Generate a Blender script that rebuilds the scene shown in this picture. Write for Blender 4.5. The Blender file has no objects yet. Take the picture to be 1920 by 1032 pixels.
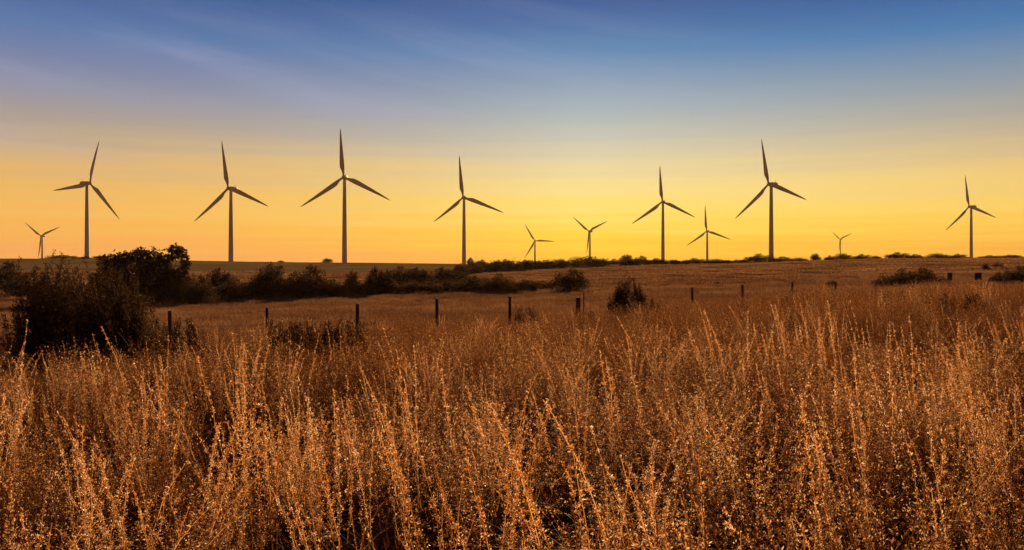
import bpy, math, random
import numpy as np
R = math.radians
PI = math.pi

# ------------------------------------------------------------------ camera, sky, sun, exposure
scene = bpy.context.scene
W_PX, H_PX = 1920.0, 1032.0
F = 1663.0            # focal length in photograph pixels
HORIZON = 500.0
CZ = 1.75             # eye height
cam_d = bpy.data.cameras.new("camera")
cam = bpy.data.objects.new("camera", cam_d)
scene.collection.objects.link(cam)
cam_d.sensor_width = 36.0
cam_d.lens = 36.0 * F / W_PX
cam_d.shift_y = (HORIZON - H_PX / 2) / W_PX
cam_d.clip_start = 0.1
cam_d.clip_end = 30000
cam.location = (0, 0, CZ)
cam.rotation_euler = (R(90), 0, 0)
scene.camera = cam
scene.render.resolution_x, scene.render.resolution_y = 1024, 550
scene.view_settings.view_transform = 'Standard'
scene.view_settings.look = 'None'
scene.view_settings.gamma = 1.0
scene.view_settings.exposure = 0.5
scene.cycles.max_bounces = 6
scene.cycles.diffuse_bounces = 3
scene.cycles.transmission_bounces = 4
scene.cycles.volume_bounces = 0
scene.cycles.caustics_reflective = False
scene.cycles.caustics_refractive = False

SUN_EL, SUN_AZ = 13.0, 6.0     # degrees; azimuth measured right of straight ahead
sd = bpy.data.lights.new("sun", 'SUN')
sun = bpy.data.objects.new("sun", sd)
scene.collection.objects.link(sun)
sd.energy = 5.0
sd.angle = R(0.6)
sd.color = (1.0, 0.63, 0.33)
sun.rotation_euler = (R(90 - SUN_EL), 0, R(180 - SUN_AZ))
sun.location = (60, 400, 120)


def lin(c):
    return tuple(((x / 255) / 12.92 if x / 255 <= 0.04045 else ((x / 255 + 0.055) / 1.055) ** 2.4) for x in c) + (1.0,)


class NT:
    """small helper for node trees"""
    def __init__(s, tree):
        s.t = tree
        tree.nodes.clear()

    def n(s, typ, **kw):
        nd = s.t.nodes.new(typ)
        for k, v in kw.items():
            if k.startswith('i_'):
                key = k[2:]
                nd.inputs[int(key) if key.isdigit() else key.replace('_', ' ')].default_value = v
            else:
                setattr(nd, k, v)
        return nd

    def l(s, a, b):
        s.t.links.new(a, b)

    def math(s, op, a, b=None, clamp=False):
        nd = s.t.nodes.new('ShaderNodeMath')
        nd.operation = op
        nd.use_clamp = clamp
        for i, v in enumerate((a, b)):
            if v is None:
                continue
            if isinstance(v, (int, float)):
                nd.inputs[i].default_value = v
            else:
                s.l(v, nd.inputs[i])
        return nd.outputs[0]

    def ramp(s, fac, stops, interp='LINEAR'):
        nd = s.t.nodes.new('ShaderNodeValToRGB')
        cr = nd.color_ramp
        cr.interpolation = interp
        while len(cr.elements) > 1:
            cr.elements.remove(cr.elements[-1])
        cr.elements[0].position = stops[0][0]
        cr.elements[0].color = stops[0][1]
        for p, c in stops[1:]:
            e = cr.elements.new(p)
            e.color = c
        s.l(fac, nd.inputs[0])
        return nd.outputs[0]

    def mix(s, fac, a, b, blend='MIX'):
        nd = s.t.nodes.new('ShaderNodeMix')
        nd.data_type = 'RGBA'
        nd.blend_type = blend
        for i, v in ((0, fac), (6, a), (7, b)):
            if isinstance(v, (int, float)):
                nd.inputs[i].default_value = v
            elif isinstance(v, tuple):
                nd.inputs[i].default_value = v
            else:
                s.l(v, nd.inputs[i])
        return nd.outputs[2]


def make_world():
    w = bpy.data.worlds.new("World")
    scene.world = w
    w.use_nodes = True
    t = NT(w.node_tree)
    out = t.n('ShaderNodeOutputWorld')
    tc = t.n('ShaderNodeTexCoord')
    sp = t.n('ShaderNodeSeparateXYZ')
    t.l(tc.outputs['Generated'], sp.inputs[0])
    x, y, z = sp.outputs
    hyp = t.math('SQRT', t.math('ADD', t.math('MULTIPLY', x, x), t.math('MULTIPLY', y, y)))
    tan = t.math('DIVIDE', z, t.math('MAXIMUM', hyp, 0.001))
    az = t.math('ARCTAN2', x, y)                       # radians, + to the right
    # soft uneven banding of the low sky
    cmb = t.n('ShaderNodeCombineXYZ')
    t.l(t.math('MULTIPLY', az, 1.6), cmb.inputs[0])
    t.l(t.math('MULTIPLY', tan, 75.0), cmb.inputs[1])
    nb = t.n('ShaderNodeTexNoise', i_Scale=1.0, i_Detail=5.0, i_Roughness=0.6)
    t.l(cmb.outputs[0], nb.inputs['Vector'])
    band = t.math('SUBTRACT', nb.outputs[0], 0.5)
    lowfade = t.math('SUBTRACT', 1.0, t.math('MULTIPLY', tan, 5.5), True)
    tan2 = t.math('ADD', tan, t.math('MULTIPLY', t.math('MULTIPLY', band, lowfade), 0.11))
    p = t.math('DIVIDE', tan2, 0.6, True)

    def st(lst, air):        # what the air in front adds is left out of the sky behind it
        o = []
        for py, c in lst:
            k = lin(c)
            o.append((max(0, (HORIZON - py) / F / 0.6), tuple(max(k[i] - air[i] * (0.55 + 0.45 * (500 - py) / 500), 0.004) for i in range(3)) + (1.0,)))
        return o
    zen = (1.0, lin((44, 64, 112)))
    left = st([(494, (248, 166, 98)), (470, (250, 172, 88)), (440, (250, 180, 86)), (400, (248, 188, 96)), (350, (236, 186, 108)), (300, (212, 180, 134)),
               (255, (180, 164, 150)), (200, (152, 152, 168)), (150, (130, 139, 174)), (100, (108, 131, 176)), (50, (96, 116, 164)), (0, (80, 103, 154))], (.07, .045, .03)) + [zen]
    mid = st([(494, (250, 182, 50)), (470, (253, 198, 46)), (440, (255, 212, 58)), (400, (255, 226, 108)), (350, (251, 226, 144)), (300, (232, 216, 168)),
              (255, (200, 200, 184)), (200, (168, 182, 190)), (150, (142, 163, 188)), (100, (106, 144, 186)), (50, (92, 123, 172)), (0, (76, 107, 160))], (.095, .06, .04)) + [zen]
    right = st([(494, (246, 166, 64)), (470, (250, 182, 68)), (440, (252, 202, 82)), (400, (252, 210, 104)), (350, (244, 207, 128)), (300, (214, 190, 148)),
                (255, (184, 176, 160)), (200, (154, 163, 172)), (150, (126, 150, 178)), (100, (92, 133, 182)), (50, (84, 116, 170)), (0, (66, 98, 156))], (.07, .045, .035)) + [zen]
    cl, cm, cr = t.ramp(p, left), t.ramp(p, mid), t.ramp(p, right)
    fl = t.math('DIVIDE', t.math('ADD', az, 0.55), 0.62, True)      # 0 at the left edge .. 1 at glow
    fr = t.math('DIVIDE', t.math('SUBTRACT', az, 0.10), 0.42, True)
    fl = t.math('MULTIPLY', fl, fl)
    col = t.mix(fl, cl, cm)
    col = t.mix(fr, col, cr)
    # thin cirrus veils drifting down to the right
    c2 = t.n('ShaderNodeCombineXYZ')
    t.l(t.math('MULTIPLY', az, 1.3), c2.inputs[0])
    t.l(t.math('MULTIPLY', t.math('ADD', tan, t.math('MULTIPLY', az, 0.20)), 13.0), c2.inputs[1])
    n2 = t.n('ShaderNodeTexNoise', i_Scale=1.0, i_Detail=6.0, i_Roughness=0.52, i_Distortion=0.25)
    t.l(c2.outputs[0], n2.inputs['Vector'])
    veil = t.ramp(n2.outputs[0], [(0.42, (0, 0, 0, 1)), (0.72, (1, 1, 1, 1))], 'EASE')
    up = t.math('MULTIPLY', t.math('MULTIPLY', t.math('SUBTRACT', tan, 0.08), 9.0, True), t.math('SUBTRACT', 1.15, t.math('MULTIPLY', t.math('ADD', az, 0.2), 2.0), True), True)
    up = t.math('MULTIPLY', up, t.math('SUBTRACT', 1.0, t.math('MULTIPLY', t.math('SUBTRACT', tan, 0.22), 9.0, True)))
    vf = t.math('MULTIPLY', t.math('MULTIPLY', veil, up), 0.55)
    col = t.mix(vf, col, lin((160, 168, 198)))
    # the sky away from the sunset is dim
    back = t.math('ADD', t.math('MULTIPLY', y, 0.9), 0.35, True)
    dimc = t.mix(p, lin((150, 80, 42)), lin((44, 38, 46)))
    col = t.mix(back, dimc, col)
    # real scattering sky under it, low sun in the same direction
    sky = t.n('ShaderNodeTexSky', sky_type='NISHITA')
    sky.sun_disc = False
    sky.sun_elevation = R(SUN_EL)
    sky.sun_rotation = R(SUN_AZ)
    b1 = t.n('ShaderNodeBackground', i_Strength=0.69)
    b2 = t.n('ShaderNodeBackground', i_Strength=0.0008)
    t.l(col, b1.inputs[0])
    t.l(sky.outputs[0], b2.inputs[0])
    ad = t.n('ShaderNodeAddShader')
    t.l(b1.outputs[0], ad.inputs[0])
    t.l(b2.outputs[0], ad.inputs[1])
    t.l(ad.outputs[0], out.inputs[0])


make_world()

# ------------------------------------------------------------------ materials
def mat(name):
    m = bpy.data.materials.new(name)
    m.use_nodes = True
    return m, NT(m.node_tree)


def leafy(name, c1, c2, c3, trans=0.45, gloss=0.06, rough=0.4, noise=None):
    """thin plant tissue: diffuse + light let through, hue varied per plant and per blade"""
    m, t = mat(name)
    out = t.n('ShaderNodeOutputMaterial')
    at = t.n('ShaderNodeAttribute', attribute_name='tint')
    oi = t.n('ShaderNodeObjectInfo')
    f = t.math('ADD', t.math('MULTIPLY', at.outputs['Fac'], 0.75), t.math('MULTIPLY', oi.outputs['Random'], 0.25))
    if noise:
        g = t.n('ShaderNodeNewGeometry')
        nz = t.n('ShaderNodeTexNoise', i_Scale=noise, i_Detail=2.0)
        t.l(g.outputs['Position'], nz.inputs['Vector'])
        f = t.math('ADD', f, t.math('MULTIPLY', t.math('SUBTRACT', nz.outputs[0], 0.5), 1.0), True)
    col = t.ramp(f, [(0.0, c1 + (1,)), (0.5, c2 + (1,)), (1.0, c3 + (1,))])
    if noise:       # here and there the stand is greyer and greener
        nh = t.n('ShaderNodeTexNoise', i_Scale=noise * 2.2, i_Detail=3.0)
        nh.noise_dimensions = '4D'; nh.inputs['W'].default_value = 7.0
        t.l(g.outputs['Position'], nh.inputs['Vector'])
        gf = t.math('MULTIPLY', t.math('MULTIPLY', t.math('SUBTRACT', nh.outputs[0], 0.5), 4.0, True), 0.22)
        col = t.mix(gf, col, (c2[1] * 1.7, c2[1] * 1.35, c2[2] * 1.2, 1))
    d = t.n('ShaderNodeBsdfDiffuse')
    tr = t.n('ShaderNodeBsdfTranslucent')
    gl = t.n('ShaderNodeBsdfGlossy', i_Roughness=rough)
    gl.inputs['Color'].default_value = (0.9, 0.85, 0.75, 1)
    t.l(col, d.inputs[0])
    t.l(col, tr.inputs[0])
    m1 = t.n('ShaderNodeMixShader')
    m1.inputs[0].default_value = trans
    t.l(d.outputs[0], m1.inputs[1]); t.l(tr.outputs[0], m1.inputs[2])
    m2 = t.n('ShaderNodeMixShader')
    m2.inputs[0].default_value = gloss
    t.l(m1.outputs[0], m2.inputs[1]); t.l(gl.outputs[0], m2.inputs[2])
    t.l(m2.outputs[0], out.inputs[0])
    return m


M_STRAW = leafy("straw", (0.030, 0.008, 0.002), (0.105, 0.029, 0.007), (0.34, 0.125, 0.028), 0.5, 0.012, noise=0.35)
M_PALE_STEM = leafy("pale_stem", (0.30, 0.105, 0.02), (0.56, 0.25, 0.055), (0.84, 0.48, 0.15), 0.64, 0.02)
M_PLUME = leafy("plume_husk", (0.22, 0.062, 0.012), (0.74, 0.31, 0.072), (1.0, 0.90, 0.60), 0.68, 0.04, 0.3)
M_SEED = leafy("seed_husk", (0.06, 0.017, 0.003), (0.23, 0.078, 0.017), (1.0, 0.70, 0.34), 0.58, 0.02, 0.35)
M_FIELD = leafy("dry_field_grass", (0.06, 0.024, 0.010), (0.19, 0.085, 0.035), (0.46, 0.26, 0.12), 0.5, 0.012, noise=0.06)
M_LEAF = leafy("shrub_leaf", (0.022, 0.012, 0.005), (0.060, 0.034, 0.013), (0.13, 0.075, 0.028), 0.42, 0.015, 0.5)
M_LEAF_DRY = leafy("weed_leaf", (0.035, 0.018, 0.008), (0.07, 0.036, 0.014), (0.12, 0.065, 0.022), 0.35, 0.03)


def solid(name, c1, c2, scale, rough=0.8, bump=0.0, stretch=None, metallic=0.0):
    m, t = mat(name)
    out = t.n('ShaderNodeOutputMaterial')
    b = t.n('ShaderNodeBsdfPrincipled', i_Roughness=rough, i_Metallic=metallic)
    tc = t.n('ShaderNodeTexCoord')
    mp = t.n('ShaderNodeMapping')
    if stretch:
        mp.inputs['Scale'].default_value = stretch
    nz = t.n('ShaderNodeTexNoise', i_Scale=scale, i_Detail=6.0, i_Roughness=0.6)
    t.l(tc.outputs['Object'], mp.inputs[0]); t.l(mp.outputs[0], nz.inputs['Vector'])
    t.l(t.ramp(nz.outputs[0], [(0.3, c1 + (1,)), (0.7, c2 + (1,))]), b.inputs['Base Color'])
    if bump:
        bp = t.n('ShaderNodeBump', i_Strength=bump, i_Distance=0.02)
        t.l(nz.outputs[0], bp.inputs['Height']); t.l(bp.outputs[0], b.inputs['Normal'])
    t.l(b.outputs[0], out.inputs[0])
    return m


M_BARK = solid("bark", (0.03, 0.02, 0.012), (0.07, 0.045, 0.028), 6.0, 0.9, 0.5, (1, 1, 0.2))
M_WOOD = solid("weathered_post_wood", (0.035, 0.026, 0.02), (0.10, 0.075, 0.055), 9.0, 0.9, 0.6, (1, 1, 0.08))
M_WIRE = solid("rusty_wire", (0.08, 0.04, 0.02), (0.14, 0.09, 0.06), 30.0, 0.6)
M_BOARD = solid("dark_board", (0.03, 0.02, 0.015), (0.06, 0.04, 0.03), 8.0, 0.8)
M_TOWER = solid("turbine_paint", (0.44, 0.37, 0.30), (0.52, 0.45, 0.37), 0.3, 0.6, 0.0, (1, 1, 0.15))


def ground_mat():
    m, t = mat("earth_and_stubble")
    out = t.n('ShaderNodeOutputMaterial')
    b = t.n('ShaderNodeBsdfDiffuse')
    g = t.n('ShaderNodeNewGeometry')
    sp = t.n('ShaderNodeSeparateXYZ')
    t.l(g.outputs['Position'], sp.inputs[0])
    far = t.math('DIVIDE', t.math('SUBTRACT', sp.outputs[1], 24.0), 22.0, True)
    n1 = t.n('ShaderNodeTexNoise', i_Scale=0.035, i_Detail=7.0, i_Roughness=0.62)
    t.l(g.outputs['Position'], n1.inputs['Vector'])
    n2 = t.n('ShaderNodeTexNoise', i_Scale=2.2, i_Detail=6.0, i_Roughness=0.75)
    t.l(g.outputs['Position'], n2.inputs['Vector'])
    # drilled rows and worn tracks across the slopes, as the eye finds them in stubble
    mp = t.n('ShaderNodeMapping')
    mp.inputs['Rotation'].default_value = (0, 0, R(12))
    mp.inputs['Scale'].default_value = (0.012, 0.11, 0.11)
    t.l(g.outputs['Position'], mp.inputs[0])
    n3 = t.n('ShaderNodeTexNoise', i_Scale=1.0, i_Detail=6.0, i_Roughness=0.65)
    t.l(mp.outputs[0], n3.inputs['Vector'])
    f = t.math('ADD', t.math('ADD', t.math('MULTIPLY', n1.outputs[0], 0.4), t.math('MULTIPLY', n2.outputs[0], 0.35)), t.math('MULTIPLY', n3.outputs[0], 0.45))
    field = t.ramp(f, [(0.42, (0.045, 0.019, 0.008, 1)), (0.56, (0.12, 0.055, 0.022, 1)), (0.74, (0.26, 0.125, 0.052, 1))])
    # the farther left field is an olive crop
    c1 = t.ramp(f, [(0.42, (0.10, 0.062, 0.025, 1)), (0.56, (0.18, 0.118, 0.048, 1)), (0.76, (0.32, 0.21, 0.09, 1))])
    edge = t.math('ADD', t.math('DIVIDE', t.math('SUBTRACT', sp.outputs[1], 212.0), 8.0), t.math('MULTIPLY', sp.outputs[0], -0.02))
    edge = t.math('MULTIPLY', edge, 1.0, True)
    lf = t.math('MULTIPLY', t.math('DIVIDE', t.math('SUBTRACT', 10.0, sp.outputs[0]), 20.0, True), edge)
    field = t.mix(lf, field, c1)
    soil = t.ramp(n2.outputs[0], [(0.3, (0.010, 0.006, 0.004, 1)), (0.7, (0.045, 0.024, 0.012, 1))])
    t.l(t.mix(far, soil, field), b.inputs[0])
    bp = t.n('ShaderNodeBump', i_Strength=0.6, i_Distance=0.25)
    t.l(n2.outputs[0], bp.inputs['Height']); t.l(bp.outputs[0], b.inputs['Normal'])
    t.l(b.outputs[0], out.inputs[0])
    return m


M_GROUND = ground_mat()

# ------------------------------------------------------------------ mesh helpers
class MB:
    """collects quads with numpy"""
    def __init__(s):
        s.v, s.f, s.t, s.mi, s.n = [], [], [], [], 0

    def add(s, v, f, tint=0.5, mi=0):
        v = np.asarray(v, float).reshape(-1, 3)
        f = np.asarray(f, int).reshape(-1, 4)
        s.v.append(v); s.f.append(f + s.n)
        s.t.append(np.broadcast_to(np.asarray(tint, float), (len(v),)))
        s.mi.append(np.full(len(f), mi, int))
        s.n += len(v)

    def mesh(s, name, mats, smooth=False):
        v = np.concatenate(s.v); f = np.concatenate(s.f); tt = np.concatenate(s.t); mi = np.concatenate(s.mi)
        me = bpy.data.meshes.new(name)
        me.vertices.add(len(v)); me.vertices.foreach_set('co', v.astype(np.float32).ravel())
        me.loops.add(len(f) * 4); me.loops.foreach_set('vertex_index', f.astype(np.int32).ravel())
        me.polygons.add(len(f))
        me.polygons.foreach_set('loop_start', np.arange(0, len(f) * 4, 4, dtype=np.int32))
        me.polygons.foreach_set('material_index', mi.astype(np.int32))
        a = me.attributes.new('tint', 'FLOAT', 'POINT')
        a.data.foreach_set('value', tt.astype(np.float32))
        for m in mats:
            me.materials.append(m)
        me.update(calc_edges=True)
        me.validate()
        if smooth:
            me.polygons.foreach_set('use_smooth', np.ones(len(me.polygons), bool))
        return me


def link(name, data, parent=None, loc=(0, 0, 0)):
    o = bpy.data.objects.new(name, data)
    scene.collection.objects.link(o)
    o.location = loc
    if parent is not None:
        o.parent = parent
    return o


def tag(o, label=None, cat=None, group=None, kind=None):
    if label: o['label'] = label
    if cat: o['category'] = cat
    if group: o['group'] = group
    if kind: o['kind'] = kind
    return o


def tube(mb, pts, rad, sides=6, tint=0.5, mi=0, cap=True):
    pts = np.asarray(pts, float); rad = np.broadcast_to(np.asarray(rad, float), (len(pts),))
    rings = []
    for i, p in enumerate(pts):
        d = pts[min(i + 1, len(pts) - 1)] - pts[max(i - 1, 0)]
        d /= np.linalg.norm(d) + 1e-9
        a = np.cross(d, (0, 1, 0) if abs(d[1]) < 0.9 else (1, 0, 0)); a /= np.linalg.norm(a)
        b = np.cross(d, a)
        th = np.linspace(0, 2 * PI, sides, endpoint=False)
        rings.append(p + rad[i] * (np.outer(np.cos(th), a) + np.outer(np.sin(th), b)))
    v = np.concatenate(rings)
    f = []
    for i in range(len(pts) - 1):
        for k in range(sides):
            k2 = (k + 1) % sides
            f.append((i * sides + k, i * sides + k2, (i + 1) * sides + k2, (i + 1) * sides + k))
    if cap:
        for base in (0, (len(pts) - 1) * sides):
            for k in range(1, sides - 1, 2):
                f.append((base, base + k, base + k + 1, base + min(k + 2, sides - 1) if k + 2 < sides else base + k + 1))
        f = [q for q in f if len(set(q)) == 4]
    mb.add(v, f, tint, mi)


# ------------------------------------------------------------------ terrain
YK = np.array([0, 10, 25, 40, 60, 95, 130, 180, 250, 350, 420, 600, 1000, 3000, 9000], float)
COLS = [
    (-300, [0, -.1, -.6, -1.0, -1.5, -2.0, -1.4, -.1, 2.0, 5.0, 5.6, 5, 2, 0, -20]),
    (200, [0, -.1, -.7, -1.2, -1.7, -2.2, -1.5, -.2, 1.9, 4.6, 5.0, 4, 1, 0, -20]),
    (600, [0, -.1, -.7, -1.1, -1.5, -1.75, -1.2, -.3, 1.1, 2.9, 3.6, 3.3, 1, 0, -20]),
    (960, [0, 0, -.6, -.9, -1.2, -1.5, -1.1, -.3, 1.0, 2.3, 2.8, 2.6, 1, 0, -20]),
    (1300, [0, .1, -.25, -.5, -.6, -.35, .3, 1.2, 2.5, 3.0, 3.0, 3, 1, 0, -20]),
    (1700, [0, .2, .15, 0, .15, .75, 1.55, 2.85, 4.0, 4.1, 4.0, 3, 1, 0, -20]),
    (2150, [0, .2, .2, 0, .1, .7, 1.4, 2.6, 3.9, 4.3, 4.2, 3, 1, 0, -20]),
]
CU = np.array([(c[0] - 960) / F for c in COLS])
CZT = np.array([c[1] for c in COLS])
SK = np.log(YK + 12)


def hermite_cols(s):
    """values of each column at log-distance s (array) -> (n, ncols)"""
    s = np.clip(s, SK[0], SK[-1] - 1e-6)
    i = np.clip(np.searchsorted(SK, s, side='right') - 1, 0, len(SK) - 2)
    h = SK[i + 1] - SK[i]
    t = (s - SK[i]) / h
    m = np.gradient(CZT, SK, axis=1)
    t2, t3 = t * t, t * t * t
    a, b, c, d = 2 * t3 - 3 * t2 + 1, t3 - 2 * t2 + t, -2 * t3 + 3 * t2, t3 - t2
    return (a[:, None] * CZT[:, i].T + (b * h)[:, None] * m[:, i].T + c[:, None] * CZT[:, i + 1].T + (d * h)[:, None] * m[:, i + 1].T)


def terrain(X, Y):
    X = np.atleast_1d(np.asarray(X, float)); Y = np.atleast_1d(np.asarray(Y, float))
    X, Y = np.broadcast_arrays(X, Y)
    x, y = X.ravel(), Y.ravel()
    yy = np.maximum(y, 0)
    u = np.clip(x / (yy + 1.0), CU[0], CU[-1] - 1e-6)
    vals = hermite_cols(np.log(yy + 12))
    i = np.clip(np.searchsorted(CU, u, side='right') - 1, 0, len(CU) - 2)
    t = (u - CU[i]) / (CU[i + 1] - CU[i])
    t = t * t * (3 - 2 * t) * 0.6 + t * 0.4
    r = np.arange(len(u))
    z = vals[r, i] * (1 - t) + vals[r, i + 1] * t
    z = z + 0.05 * np.sin(x * 0.9 + 1.3 * np.sin(y * 0.35)) * np.clip(y / 8, 0, 1) + 0.04 * np.sin(y * 0.7 + x * 0.23)
    z = z + 0.12 * np.sin(x * 0.045 + 1.0) * np.sin(y * 0.03) * np.clip(y / 200, 0, 1)
    return z.reshape(X.shape)


def gz(x, y):
    return float(terrain(x, y)[0])


def px_x(px, Y):
    return (px - 960) / F * Y


def top_z(py, Y):
    return CZ - (py - HORIZON) * Y / F


def build_ground():
    a = np.linspace(-1, 1, 301)
    xs = np.sinh(a * 6.2) / np.sinh(6.2) * 6000
    b = np.linspace(0, 1, 421)
    ys = -60 + (np.sinh(b * 6.0) / np.sinh(6.0)) * 9000
    Xg, Yg = np.meshgrid(xs, ys)
    Z = terrain(Xg, Yg)
    v = np.stack([Xg, Yg, Z], -1).reshape(-1, 3)
    nx, ny = len(xs), len(ys)
    i, j = np.meshgrid(np.arange(nx - 1), np.arange(ny - 1))
    k = (j * nx + i).ravel()
    f = np.stack([k, k + 1, k + nx + 1, k + nx], -1)
    mb = MB(); mb.add(v, f)
    o = link('ground', mb.mesh('ground', [M_GROUND], True))
    tag(o, kind='structure')


build_ground()

# ------------------------------------------------------------------ grass
def paths(rng, n, h, lean, bend, spread, S=7, lean_dir=None, kink=0.012):
    """n stem centre lines (n,S,3); stems grow from the clump's foot, lean and nod"""
    a = rng.uniform(0, 2 * PI, n); r = spread * np.sqrt(rng.uniform(0, 1, n))
    base = np.stack([np.cos(a) * r, np.sin(a) * r, np.zeros(n)], -1)
    if lean_dir is None:
        ld = rng.uniform(0, 2 * PI, n)
    else:
        ld = rng.normal(lean_dir, 0.7, n)
    d = np.stack([np.cos(ld), np.sin(ld)], -1)
    H = rng.uniform(*h, n)
    le = np.abs(rng.normal(lean, lean * 0.6, n)); be = rng.normal(bend, bend * 0.7, n)
    t = np.linspace(0, 1, S)
    off = (le[:, None] * t + be[:, None] * t ** 3) * H[:, None]
    zz = H[:, None] * t * np.sqrt(np.clip(1 - 0.35 * (le[:, None] + be[:, None] * t ** 2) ** 2, 0.2, 1))
    P = np.zeros((n, S, 3))
    P[..., 0] = base[:, None, 0] + d[:, None, 0] * off
    P[..., 1] = base[:, None, 1] + d[:, None, 1] * off
    P[..., 2] = zz
    P[:, 1:, :2] += np.cumsum(rng.normal(0, kink, (n, S - 1, 2)), 1)
    return P


def ribbons(mb, rng, P, w0, w1, tint, mi=0):
    n, S, _ = P.shape
    a = rng.uniform(0, PI, n)
    s = np.stack([np.cos(a), np.sin(a) * 0.6, np.zeros(n)], -1)
    w = (w0 + (w1 - w0) * np.linspace(0, 1, S))[None, :, None] * 0.5
    L = P - s[:, None] * w; Rr = P + s[:, None] * w
    v = np.stack([L, Rr], 2).reshape(-1, 3)
    k = (np.arange(n)[:, None] * S + np.arange(S - 1)[None]).ravel() * 2
    f = np.stack([k, k + 1, k + 3, k + 2], -1)
    mb.add(v, f, np.repeat(tint, S * 2), mi)


def along(P, t):
    """points at parameters t (n,k) of paths P"""
    n, S, _ = P.shape
    x = np.clip(t, 0, 0.9999) * (S - 1)
    i = x.astype(int); fr = (x - i)[..., None]
    r = np.arange(n)[:, None]
    return P[r, i] * (1 - fr) + P[r, i + 1] * fr


def seeds(mb, rng, pos, dirs, ln, wd, tint, mi=1):
    m = len(pos)
    dirs = dirs / (np.linalg.norm(dirs, axis=1, keepdims=True) + 1e-9)
    s = np.cross(dirs, rng.normal(0, 1, (m, 3))); s /= np.linalg.norm(s, axis=1, keepdims=True) + 1e-9
    L = rng.uniform(ln * 0.6, ln * 1.4, (m, 1)); Wd = rng.uniform(wd * 0.6, wd * 1.3, (m, 1))
    v = np.stack([pos, pos + dirs * L * .45 + s * Wd * .5, pos + dirs * L, pos + dirs * L * .45 - s * Wd * .5], 1).reshape(-1, 3)
    f = np.arange(m * 4).reshape(-1, 4)
    mb.add(v, f, np.repeat(tint, 4), mi)


def plume(mb, rng, P, k, t0, rad, ln, wd, bright=0.65, glint=0.1):
    """little husks crowded round the upper part of each stem"""
    n = len(P)
    t = t0 + (1 - t0) * rng.uniform(0, 1, (n, k)) ** 0.9
    # husks sit in short bunches with gaps between
    t = t + 0.02 * np.sin(t * 70 + rng.uniform(0, 6, (n, 1)))
    c = along(P, t)
    taper = np.clip((1.03 - t) / (1 - t0) * 1.8, 0.15, 1) * np.clip((t - t0 + 0.05) * 9, 0.2, 1)
    o = rng.normal(0, 1, (n, k, 3)); o[..., 2] *= 1.2
    pos = c + o * (rad * 0.55 * taper)[..., None]
    d = o * 0.55 + np.array([0, 0, 1.0])
    tint = husk_tint(rng, (n, k), bright, glint)
    seeds(mb, rng, pos.reshape(-1, 3), d.reshape(-1, 3), ln, wd, tint.ravel())


def side_twigs(mb, rng, P, k, t0, ln, w, tint_mu, seed_k=5):
    """fine drooping side branchlets, each with a few husks"""
    n = len(P)
    t = rng.uniform(t0, 0.98, (n, k))
    c = along(P, t).reshape(-1, 3)
    m = len(c)
    a = rng.uniform(0, 2 * PI, m)
    up = rng.uniform(0.2, 1.3, m)
    d = np.stack([np.cos(a), np.sin(a), up], -1); d /= np.linalg.norm(d, axis=1, keepdims=True)
    L = rng.uniform(ln * 0.4, ln, m)
    tt = np.linspace(0, 1, 5)
    Q = c[:, None] + d[:, None] * (L[:, None] * tt)[..., None]
    Q[..., 2] -= (L[:, None] * 0.5) * tt ** 2.2
    Q[:, 1:] += np.cumsum(rng.normal(0, ln * 0.05, (m, 4, 3)), 1)
    ribbons(mb, rng, Q, w, w * 0.5, np.clip(rng.normal(tint_mu, 0.2, m), 0, 1), 0)
    if seed_k:
        ts = rng.uniform(0.3, 1, (m, seed_k))
        pos = along(Q, ts).reshape(-1, 3) + rng.normal(0, 0.004, (m * seed_k, 3))
        seeds(mb, rng, pos, rng.normal(0, 1, (m * seed_k, 3)) + (0, 0, .4), 0.012, 0.005, husk_tint(rng, m * seed_k, 0.4, 0.12))


def hidden_collection(name, meshes):
    c = bpy.data.collections.new(name)
    for i, me in enumerate(meshes):
        o = bpy.data.objects.new("%s_%02d" % (name, i), me)
        c.objects.link(o)
    return c


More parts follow.
